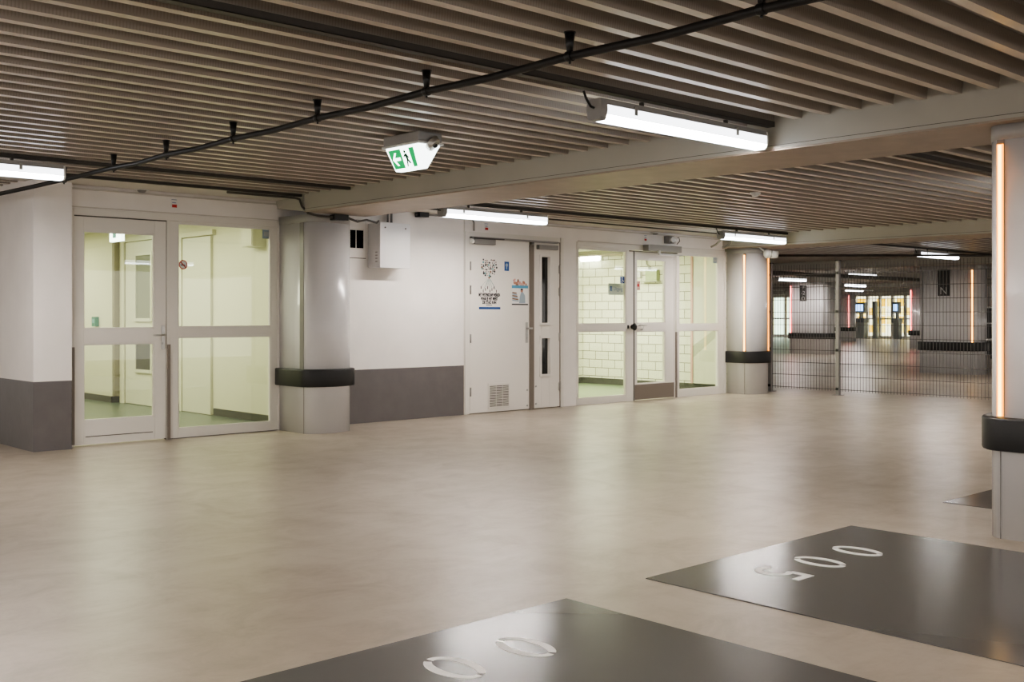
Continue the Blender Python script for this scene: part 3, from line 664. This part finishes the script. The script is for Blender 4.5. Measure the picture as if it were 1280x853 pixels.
LB = [
 (4.31, 3.99, 'fluorescent batten light nearest the camera, hung before the main beam'),
 (1.60, 8.64, 'fluorescent batten light cut by the left picture edge'),
 (7.32, 9.02, 'fluorescent batten light in front of the utility double door'),
 (12.32, 9.02, 'fluorescent batten light beside the column at the fence'),
 (9.85, 4.02, 'fluorescent batten light largely hidden behind the foreground column'),
 (18.6, 9.28, 'fluorescent batten light beyond the fence, before the N column'),
 (28.3, 18.6, 'fluorescent batten light beyond the fence above the red-strip column'),
 (26.6, 15.3, 'fluorescent batten light right of the fence post, beneath dark pipes'),
 (35.6, 20.6, 'fluorescent batten light over the lobby, upper of the close pair'),
 (42.6, 24.6, 'fluorescent batten light over the lobby, lower of the close pair'),
 (-0.6, 3.99, 'fluorescent batten light behind the camera at left'),
 (-0.3, 1.05, 'added unseen fluorescent batten light brightening the floor by the camera'),  # extra lamp out of view, added to brighten the foreground floor
 (-0.4, -1.2, 'fluorescent batten light behind the camera, rear row left'),
 (4.2, -1.2, 'fluorescent batten light behind the camera, rear row right'),
 (9.2, -1.2, 'fluorescent batten light in the bay right of the camera'),
 (12.2, 3.99, 'fluorescent batten light at the hidden end of the fenced bay'),
 (18.6, 15.5, 'fluorescent batten light hidden behind the entrance hall'),
 (18.6, 3.9, 'fluorescent batten light beyond the fence at far right'),
 (30.0, 14.5, 'fluorescent batten light in the third bay beyond the fence'),
 (48.6, 28.9, 'fluorescent batten light just before the yellow lobby'),
 (49.5, 34.0, 'fluorescent batten light before the greenish glazed lobby'),
]
for x, y, lab in LB: batten(x, y, 1.6, lab)

# ------------------------------------------------------------------ cable trays
def cable_tray(x0, x1, y, label, w=0.045, h=0.030):
    g = G(); z = ZD-h-0.002
    g.box(x0, x1, y-w/2, y+w/2, z, z+0.003); g.box(x0, x1, y-w/2, y-w/2+0.003, z, z+h); g.box(x0, x1, y+w/2-0.003, y+w/2, z, z+h)
    tag(g.build('cable_tray', M['tray']), label, 'cable tray', 'dark cable trays along the ceiling')
cable_tray(-5, 5.93, 3.94, 'long dark cable tray over the nearest batten light', 0.055, 0.034)
cable_tray(-5, 5.93, 8.70, 'dark cable tray near the left batten light, the further from the wall')
cable_tray(-5, 5.93, 9.57, 'dark cable tray closest above the left glazed door', 0.04, 0.026)
cable_tray(6.74, 14.02, 9.04, 'dark cable tray above the utility door and far batten light')
cable_tray(6.74, 13.9, 9.72, 'dark cable tray closest to the wall in the middle bay', 0.04, 0.026)
cable_tray(6.74, 14.02, 3.94, 'dark cable tray beside the foreground column in the middle bay', 0.06, 0.034)
cable_tray(14.85, 22.1, 9.32, 'dark cable tray beyond the fence before the N column')

# ------------------------------------------------------------------ black suspended pipe with its hangers
HX, HZ = 3.40, 2.378
hy = [2.30, 3.29, 4.30, 5.31, 6.30, 7.27, 8.18]
pts = [(HX+0.02, -6, HZ), (HX+0.02, 0, HZ)]
for a, b in zip([1.3]+hy, hy):
    pts += [(HX-0.004*(b > 7), (a+b)/2, HZ-0.010), (HX-0.012*(b > 7), b, HZ)]
pts += [(3.36, 8.7, 2.367), (3.33, 9.15, 2.36), (3.27, 9.62, 2.345), (3.17, 10.1, 2.32), (3.05, 10.7, 2.31), (2.95, 11.5, 2.31)]
t = G().tube(pts, 0.0185, 14).build('suspended_pipe', M['hose']); tag(t, 'long black pipe hung under the ribbed ceiling, running towards the left door', 'pipe')
names = ['at the very top edge, above the beam', 'upper right, nearest the big batten light', 'just left above the exit sign', 'fourth from the top edge, mid ceiling', 'fifth from the top edge', 'second from the left batten light', 'closest to the left batten light']
def hanger(y, lab):
    t = thing('pipe_hanger', 'black tapered pipe hanger '+lab, 'hanger', (HX, y, ZD), 'black tapered pipe hangers')
    ztop = ZD-0.001
    G().cyl((HX, y, ztop), (HX, y, HZ+0.012), 0.024, 0.013, n=16).cyl((HX, y, ztop), (HX, y, ztop-0.004), 0.027, n=16).build('cone', M['black'], t)
    g = G(); g.cyl((HX-0.0, y-0.016, HZ), (HX-0.0, y+0.016, HZ), 0.0235, n=18); g.cyl((HX, y, HZ-0.022), (HX, y, HZ-0.034), 0.006, n=8)
    g.build('pipe_clip', M['black'], t, bevel=0.002)
for y, lab in zip(hy, names): hanger(y, lab)
hanger(9.2, 'beneath the right end of the left batten light')
hanger(1.30, 'out past the top edge nearest the camera')

# ------------------------------------------------------------------ exit sign
t = thing('exit_sign', 'lit green and white emergency exit sign hanging from the ribbed ceiling', 'sign', (4.56, 5.93, ZD))
G().box(4.455, 4.665, 5.725, 6.125, 2.415, ZD-0.001).build('housing', M['body'], t, bevel=0.012)
G().box(4.450, 4.670, 5.715, 6.135, 2.400, 2.416).build('rim', M['gwhite'], t, bevel=0.003)
top = [(4.468, 5.735), (4.655, 5.735), (4.655, 6.115), (4.468, 6.115)]; bot = [(4.535, 5.79), (4.588, 5.79), (4.588, 6.085), (4.535, 6.085)]
G().hexa([(x, y, 2.245) for x, y in bot]+[(x, y, 2.400) for x, y in top]).build('lit_wedge', M['exitlit'], t, bevel=0.006)
G().cyl((4.575, 5.735, 2.418), (4.59, 5.712, 2.392), 0.058, 0.050, n=24).build('sensor_disc', M['metal'], t, bevel=0.003)
G().ball((4.59, 5.712, 2.392), 0.020, sc=(1, 0.8, 0.8)).build('sensor_lens', M['dglass'], t)
# pictogram on the face looking to -X : u runs along -Y, v up the slope
vv = Vector((4.468-4.535, 0, 0.155)); 
o0 = Vector((4.535, 6.085, 2.245)) + vv*0.10 + Vector((-0.0015, -0.02, 0)); uu = Vector((0, -1, 0)); vn = vv.normalized()
H_ = vv.length*0.80
def PL(g, pts, t=0.001, m=0): g.plate(pts, o0, uu, vn, -t if uu.cross(vn).x > 0 else t, m)
g = G(); PL(g, [(-0.008, 0), (0.110, 0), (0.110, H_), (-0.024, H_)]); g.build('green_panel', M['exitgreen'], t)
g = G(); PL(g, [(0.205, 0), (0.245, 0), (0.258, H_), (0.205, H_)]); g.build('green_panel', M['exitgreen'], t)
g = G(); m_ = H_/2
PL(g, [(0.022, m_-0.011), (0.088, m_-0.011), (0.088, m_+0.011), (0.022, m_+0.011)], 0.002); PL(g, [(0.0, m_), (0.018, m_), (0.058, m_+0.046), (0.038, m_+0.046)], 0.0022); PL(g, [(0.0, m_), (0.038, m_-0.046), (0.058, m_-0.046), (0.018, m_)], 0.0022)
g.build('arrow', M['exitlit'], t)
g = G(); q = 0.155
PL(g, circ(0.010, 12, (q-0.004, H_-0.022)), 0.002)
PL(g, [(q-0.012, H_-0.036), (q+0.012, H_-0.036), (q+0.016, H_*0.42), (q-0.004, H_*0.42)], 0.002)
PL(g, [(q-0.010, H_-0.038), (q-0.030, H_-0.055), (q-0.026, H_-0.062), (q-0.006, H_-0.050)], 0.002)
PL(g, [(q+0.010, H_-0.040), (q+0.028, H_-0.065), (q+0.022, H_-0.070), (q+0.008, H_-0.054)], 0.002)
PL(g, [(q-0.004, H_*0.44), (q+0.008, H_*0.44), (q-0.006, 0.008), (q-0.018, 0.008)], 0.002)
PL(g, [(q+0.004, H_*0.44), (q+0.016, H_*0.42), (q+0.034, 0.030), (q+0.026, 0.024), (q+0.010, 0.036)], 0.002)
g.build('running_figure', M['exitink'], t)

# small round detector on the middle bay ceiling
t = thing('smoke_detector', 'small round white detector on the ribbed ceiling of the middle bay', 'detector', (9.2, 6.3, ZD))
G().cyl((9.2, 6.3, ZD-0.001), (9.2, 6.3, ZD-0.02), 0.055, n=20).build('base', M['gwhite'], t)
G().cyl((9.2, 6.3, ZD-0.02), (9.2, 6.3, ZD-0.045), 0.040, 0.028, n=20).build('head', M['gwhite'], t)

# ------------------------------------------------------------------ painted parking bays
def zero(g, cx, cy, w=0.17, h=0.275, th=0.036, gap=0.012, z=0.0062):
    n = 40
    for i in range(n):
        a, b = 2*PI*i/n, 2*PI*(i+1)/n
        P = [((w/2)*math.cos(a), (h/2)*math.sin(a)), ((w/2)*math.cos(b), (h/2)*math.sin(b)), ((w/2-th)*math.cos(b), (h/2-th*0.75)*math.sin(b)), ((w/2-th)*math.cos(a), (h/2-th*0.75)*math.sin(a))]
        if abs(sum(p[0] for p in P)/4 + 0.02*(1 if sum(p[1] for p in P) > 0 else -1)) < gap: continue
        g.prism([(cx-p[0], cy-p[1]) for p in P], 'z', 0.0035, z)
def five(g, cx, cy, w=0.16, h=0.275, z=0.0062):
    F = lambda pts: g.prism([(cx-p[0], cy-p[1]) for p in pts], 'z', 0.0035, z)
    F([(-0.07, h/2), (0.065, h/2), (0.065, h/2-0.036), (-0.07, h/2-0.036)])
    F([(-0.07, h/2-0.036), (-0.034, h/2-0.036), (-0.034, 0.03), (-0.07, 0.02)])
    n = 18; pc = (-0.012, -0.047)
    for i in range(n):
        a = math.radians(125 - 265*i/n); b = math.radians(125 - 265*(i+1)/n); R, r = (0.090, 0.093), (0.052, 0.060)
        F([(pc[0]+R[0]*math.cos(a), pc[1]+R[1]*math.sin(a)), (pc[0]+R[0]*math.cos(b), pc[1]+R[1]*math.sin(b)), (pc[0]+r[0]*math.cos(b), pc[1]+r[1]*math.sin(b)), (pc[0]+r[0]*math.cos(a), pc[1]+r[1]*math.sin(a))])
def bay(x0, x1, label, y0=-1.7, y1=3.285):
    t = thing('parking_bay', label, 'parking bay', ((x0+x1)/2, (y0+y1)/2, 0), 'dark painted parking bays')
    G().box(x0, x1, y0, y1, -0.001, 0.004).build('paint', M['bay'], t); return t
b1 = bay(1.51, 3.373, 'dark grey painted parking bay nearest the camera, stencilled with two zeros')
b2 = bay(3.907, 5.772, 'dark grey painted parking bay stencilled 005 in front of the column')
b3 = bay(6.94, 8.80, 'dark grey painted parking bay corner beyond the foreground column')
for p, xs in ((b1, (2.42, 2.765)), (b2, (4.80, 5.165))):
    for x in xs: g = G(); zero(g, x, 2.905); g.build('digit', M['digit'], p)
g = G(); five(g, 4.455, 2.905); g.build('digit', M['digit'], b2)

# ------------------------------------------------------------------ left vestibule behind the glass
g = G(); g.box(3.80, 6.50, YW+0.12, 17.5, 0.0, 0.006); struct(g.build('floor_vestibule', M['vfloor']))
struct(G().box(3.80, 6.50, YW+0.12, 17.5, 2.44, 2.47).build('ceiling_vestibule', M['vwall']))
struct(G().box(6.35, 6.50, 10.37, 15.02, 0, 2.44).build('wall_right', M['vwall']))
struct(G().box(6.22, 6.50, 15.02, 17.5, 0, 2.44).build('wall_right_far', M['vwall']))
struct(G().box(3.80, 6.22, 17.3, 17.5, 0, 2.44).build('wall_vestibule_end', M['vwall']))
struct(G().box(3.80, 3.83, YW+0.12, 17.3, 0, 2.44).build('wall_vestibule_left', M['vwall']))
g = G(); g.box(6.335, 6.35, 10.38, 12.24, 0.006, 0.095); g.box(6.205, 6.22, 15.0, 17.3, 0.006, 0.095); g.box(6.205, 6.35, 15.0, 15.02, 0.006, 0.095); g.box(6.335, 6.35, 13.2, 13.80, 0.006, 0.095)
struct(g.build('baseboard_right', M['vskirt']))
d5 = thing('door_5', 'plain pale inner door in the left vestibule', None, (6.33, 12.7, 0)); d5['kind'] = 'structure'
G().box(6.315, 6.348, 12.28, 13.04, 0.012, 2.225).build('leaf', M['vdoor'], d5, bevel=0.002)
g = G(); g.box(6.30, 6.349, 13.04, 13.09, 0.006, 2.30); g.box(6.30, 6.349, 12.20, 13.04, 2.235, 2.30); g.build('frame', M['vwall'], d5, bevel=0.002)
g = G(); g.box(6.312, 6.349, 13.035, 13.042, 0.01, 2.23); g.box(6.322, 6.349, 12.27, 13.04, 0.006, 0.014); g.build('gap', M['vframe'], d5)
G().ball((6.28, 12.97, 1.07), 0.03).cyl((6.315, 12.97, 1.07), (6.29, 12.97, 1.07), 0.018).build('knob', M['steel'], d5)
d6 = thing('door_6', 'inner door with two narrow windows seen through the left glazed door', None, (6.33, 14.4, 0)); d6['kind'] = 'structure'
G().box(6.315, 6.348, 13.82, 14.80, 0.012, 2.26).build('leaf', M['vdoor'], d6, bevel=0.002)
g = G(); g.box(6.29, 6.349, 14.80, 14.93, 0.006, 2.33); g.box(6.29, 6.349, 13.8, 14.80, 2.265, 2.33); g.build('frame', M['vwall'], d6, bevel=0.002)
g = G(); g.box(6.308, 6.349, 14.795, 14.81, 0.01, 2.26); g.box(6.22, 6.349, 14.94, 15.0, 0.1, 2.33); g.build('gap', M['vframe'], d6)
for a, b in ((1.20, 2.06), (0.50, 0.86)):
    G().box(6.308, 6.315, 13.95, 14.42, a, b).build('pane', mat('pane_grey', (0.17, 0.18, 0.14), 0.15) if a > 1 else M['dglass'], d6)
    g = G(); q = 0.045
    g.box(6.295, 6.315, 14.42, 14.42+q, a-q, b+q); g.box(6.295, 6.315, 13.95-q, 13.95, a-q, b+q); g.box(6.295, 6.315, 13.95, 14.42, b, b+q); g.box(6.29, 6.315, 13.95, 14.42, a-q, a)
    g.build('window_bead', M['vdoor'], d6, bevel=0.003)
t = thing('call_point', 'small green emergency call point on the vestibule wall', 'call point', (6.2, 15.5, 1.15))
G().box(6.165, 6.219, 15.48, 15.62, 1.08, 1.22).build('box', M['green'], t, bevel=0.005); G().box(6.160, 6.165, 15.51, 15.59, 1.13, 1.19).build('plate', M['teal'], t)
t = thing('wall_box', 'pale metal box high on the vestibule wall behind the glass', 'wall box', (6.28, 11.1, 2.03))
G().box(6.18, 6.349, 11.0, 11.27, 2.03, 2.30).build('box', M['vdoor'], t, bevel=0.004); G().box(6.17, 6.18, 11.01, 11.26, 2.04, 2.29).build('lid', M['vwall'], t)
t = thing('exit_sign', 'small bright exit sign seen through the top of the left glazed door', 'sign', (5.9, 13.9, 2.30))
G().box(5.80, 5.88, 13.82, 14.02, 2.38, 2.44).build('housing', M['body'], t); G().box(5.80, 5.86, 13.74, 14.10, 2.21, 2.38).build('lit_panel', M['exitlit'], t, bevel=0.01)
g = G(); g.box(5.797, 5.800, 13.88, 13.98, 2.26, 2.34); g.build('green_panel', M['teal'], t)

# ------------------------------------------------------------------ right-hand entrance hall behind the glass
RX = 14.35
struct(G().box(10.50, RX+0.15, YW+0.12, 13.75, 0.0, 0.006).build('floor_hall', M['rfloor']))
struct(G().box(10.50, RX+0.15, YW+0.12, 13.75, 2.38, 2.41).build('ceiling_hall', M['vwall']))
struct(G().box(RX, RX+0.15, YW+0.125, 13.75, 0, 2.38).build('wall_hall_right', M['block']))
struct(G().box(10.50, RX, 13.55, 13.75, 0, 2.38).build('wall_hall_back', M['block']))
struct(G().box(10.50, 10.60, YW+0.125, 13.55, 0, 2.38).build('wall_hall_left', M['vwall']))
g = G(); g.box(RX-0.02, RX-0.001, 10.38, 13.53, 0.006, 0.115); g.box(10.62, RX-0.02, 13.53, 13.549, 0.006, 0.115)
struct(g.build('baseboard_hall', M['vskirt']))
t = thing('side_panel', 'smooth pale panel with a painted sloping reflection behind the far right glass', 'side panel', (RX-0.1, 10.7, 0))
G().box(RX-0.06, RX-0.022, 10.38, 11.03, 0.12, 2.36).build('panel', M['rfloor'] if False else M['vdoor'], t)
g = G(); g.plate([(0, 0.52), (0.55, 0.93), (0.65, 1.0), (0.45, 1.0), (0, 0.72)], (RX-0.062, 11.03, 0), (0, -1, 0), (0, 0, 1), -0.004)  # flat olive band painting a diagonal reflection across the panel
g.build('olive_band', M['olive_band'], t)
G().box(RX-0.075, RX-0.058, 11.0, 11.04, 0.12, 2.36).build('edge', M['pink'], t)
t = thing('bulkhead_lamp', 'glowing oval bulkhead lamp high on the white block wall', 'lamp', (RX-0.05, 13.27, 2.25))
G().box(RX-0.06, RX-0.001, 13.05, 13.53, 2.225, 2.34).build('base', M['gwhite'], t, bevel=0.02)
G().box(RX-0.12, RX-0.06, 13.06, 13.52, 2.215, 2.325).build('diffuser', M['lamp2'], t, bevel=0.025)
t = thing('emergency_fitting', 'small green emergency light fitting with conduit on the block wall', 'emergency light', (RX-0.05, 11.9, 1.9))
G().box(RX-0.09, RX-0.001, 11.75, 12.00, 1.83, 2.02).build('box', mat('fitting_green', (0.40, 0.46, 0.26), 0.5), t, bevel=0.006)
G().box(RX-0.11, RX-0.001, 11.72, 12.10, 1.815, 1.832).build('tray', M['olive_band'], t)
G().tube([(RX-0.03, 11.95, 2.02), (RX-0.03, 11.95, 2.08), (RX-0.03, 12.02, 2.12), (RX-0.03, 12.02, 2.38)], 0.014, 10).build('conduit', M['olive_band'], t)
G().box(RX-0.055, RX-0.001, 12.14, 12.30, 1.90, 2.00).build('pictogram', M['paper'], t)

# ------------------------------------------------------------------ far lobby and other background
LX = 54.9
def screen(name, y0, y1, n, label):
    t = thing(name, label, None, (LX, (y0+y1)/2, 0)); t['kind'] = 'structure'
    g = G(); g.box(LX-0.05, LX+0.05, y0, y1, 2.30, 2.47); g.box(LX-0.05, LX+0.05, y0, y1, 0, 0.12); g.box(LX-0.04, LX+0.04, y0, y1, 1.02, 1.10)
    for i in range(n+1): y = y0+(y1-y0)*i/n; g.box(LX-0.06, LX+0.06, y-0.06, y+0.06, 0, 2.30)
    g.build('frame', M['paper'], t)
    for i in range(n): ya, yb = y0+(y1-y0)*i/n+0.06, y0+(y1-y0)*(i+1)/n-0.06; G().box(LX-0.004, LX+0.004, ya, yb, 0.12, 2.30).build('pane', M['glass'], t)
screen('window_4', 27.3, 31.0, 5, 'white framed glazed front of the distant yellow lobby')
screen('window_5', 34.6, 39.0, 5, 'white framed greenish glazed front at the far left')
struct(G().box(LX-0.1, LX+0.1, 31.06, 34.5, 0, 2.47).build('wall_far', M['wall']))
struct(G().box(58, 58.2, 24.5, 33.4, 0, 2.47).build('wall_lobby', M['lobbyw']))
struct(G().box(58, 58.2, 34.0, 41.0, 0, 2.47).build('wall_lobby_left', mat('lobby_green_glow', (0.5, 0.6, 0.55), 0.5, emit=(0.80, 1.0, 0.88), es=1.2)))  # greenish wall given its own emission to look lit from inside
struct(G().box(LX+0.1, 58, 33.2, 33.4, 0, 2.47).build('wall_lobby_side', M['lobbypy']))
rr = random.Random(3); k = 0
for i in range(7):
    for j in range(4):
        if (i+2*j) % 4 == 3: continue
        y = 32.75-0.62*(i+1)-0.05; z = 0.25+0.50*j
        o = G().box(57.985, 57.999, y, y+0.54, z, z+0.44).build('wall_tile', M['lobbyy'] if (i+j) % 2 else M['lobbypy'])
        tag(o, 'square yellow panel on the bright back wall of the distant lobby', 'wall panel', 'yellow wall panels in the distant lobby'); k += 1
def machine(y, w, label, scr=True, grey=False, x=53.9):
    t = thing('payment_machine', label, 'payment machine', (x, y, 0), 'payment machines before the lobby')
    G().box(x-0.05, x+0.35, y-w*0.42, y+w*0.42, 0.0, 0.85).build('plinth', M['machg'], t, bevel=0.01)
    G().box(x-0.15, x+0.40, y-w/2, y+w/2, 0.85, 1.08).build('cabinet', M['mach'] if not grey else M['machg'], t, bevel=0.01)
    G().box(x-0.02, x+0.30, y-w*0.06, y+w*0.06, 1.08, 1.35).build('neck', M['mach'], t)
    G().box(x-0.10, x+0.20, y-w/2, y+w/2, 1.35, 1.95).build('head', M['mach'], t, bevel=0.02)
    if scr: G().box(x-0.11, x-0.10, y-w*0.38, y+w*0.30, 1.48, 1.84).build('screen', M['screen'], t)
machine(30.15, 0.62, 'dark payment machine with a lit blue screen left of the yellow lobby')
machine(28.05, 0.36, 'grey payment machine with small screen at the right end of the lobby', True, True)
t = thing('vending_kiosk', 'dark upright kiosk between the first two lobby doors', 'kiosk', (54.0, 29.35, 0))
G().box(53.9, 54.2, 29.25, 29.45, 1.10, 2.0).build('head', M['machg'], t, bevel=0.02); G().box(54.0, 54.2, 29.25, 29.45, 0, 1.10).build('pedestal', M['machg'], t)
for i, y in enumerate((30.4, 29.6, 28.8, 28.0)):
    t = thing('panel_lamp', 'square white lamp under the lobby ceiling, number %s from the left' % ('one', 'two', 'three', 'four')[i], 'lamp', (56, y, 2.4), 'ceiling lamps in the distant lobby')
    G().box(55.4, 56.6, y-0.2, y+0.2, 2.37, 2.41).build('diffuser', M['screenlit'], t); G().box(55.38, 56.62, y-0.22, y+0.22, 2.41, 2.48).build('frame', M['gwhite'], t)
t = thing('round_lamp', 'bright round lamp in the greenish glazed front at far left', 'lamp', (54.6, 38.0, 1.95))
G().ball((54.6, 37.85, 1.85), 0.22).build('globe', M['screenlit'], t); G().cyl((54.6, 37.85, 2.05), (54.6, 37.85, 2.48), 0.02).build('stem', M['tray'], t)
# dark storage rack and low white block right of the N column
t = thing('storage_rack', 'black rack with pale shelves seen between the N column and foreground column', 'rack', (30.5, 13.0, 0))
g = G()
for y in (12.0, 12.6, 13.2, 13.8): g.box(30.4, 30.46, y-0.03, y+0.03, 0, 1.5); g.box(30.9, 30.96, y-0.03, y+0.03, 0, 1.5)
g.build('uprights', M['black'], t); G().box(30.94, 30.97, 11.97, 13.83, 0.1, 1.45).build('back_panel', M['black'], t)
for z in (0.55, 1.0, 1.45): G().box(30.4, 30.94, 12.0, 13.8, z, z+0.03).build('shelf', M['metal'], t)
t = G().box(23.0, 23.4, 9.0, 9.70, 0, 0.47).build('concrete_block', M['wall'], bevel=0.01); tag(t, 'low white concrete block right of the N column base', 'block')
struct(G().box(40, 40.2, 8.0, 17.6, 0, 2.47).build('wall_far_right', M['wall']))
# pipes under the ceiling beyond the fence
for i, (a, b, r, lab) in enumerate([((15.6, 10.3, 2.25), (24, 5.0, 2.36), 0.02, 'thin dark pipe crossing high behind the fence'), ((16.2, 13.75, 2.2), (27.8, 13.80, 2.2), 0.05, 'thick dark pipe high behind the fence, left of the N column'), ((34, 21.5, 2.33), (44, 24.0, 2.35), 0.05, 'dark pipe above the distant lobby')]):
    tag(G().cyl(a, b, r).build('ceiling_pipe', M['tray']), lab, 'pipe')

# ------------------------------------------------------------------ lights inside the rooms
def area(x, y, z, sx, sy, p, col, name):
    l = bpy.data.lights.new(name, 'AREA'); l.shape = 'RECTANGLE'; l.size = sx; l.size_y = sy; l.energy = p; l.color = col
    o = bpy.data.objects.new(name, l); C.objects.link(o); o.location = (x, y, z); return o
area(4.9, 12.6, 2.42, 1.2, 3.6, 47, (1.0, 0.96, 0.78), 'vestibule_light')
area(5.0, 16.0, 2.42, 1.0, 1.0, 22, (1.0, 0.96, 0.78), 'vestibule_light')
area(12.2, 12.3, 2.36, 2.6, 2.0, 84, (1.0, 0.965, 0.80), 'hall_light')

w = bpy.data.worlds.new('World'); bpy.context.scene.world = w; w.use_nodes = True
w.node_tree.nodes['Background'].inputs['Color'].default_value = (1.0, 0.93, 0.85, 1); w.node_tree.nodes['Background'].inputs['Strength'].default_value = 0.6

# ------------------------------------------------------------------ camera
cam = bpy.data.cameras.new('camera'); co = bpy.data.objects.new('camera', cam); C.objects.link(co)
cam.sensor_width = 36; cam.lens = 36*1346/1280; cam.shift_y = -(426.5-394.5)/1280
th = math.atan2(1450, 1346)
co.location = (0, 0, 1.24); co.rotation_euler = (PI/2, 0, th - PI/2)
cam.clip_end = 200
bpy.context.scene.camera = co
sc = bpy.context.scene
sc.view_settings.view_transform = 'AgX'; sc.view_settings.look = 'AgX - Medium High Contrast'; sc.view_settings.exposure = 1.5
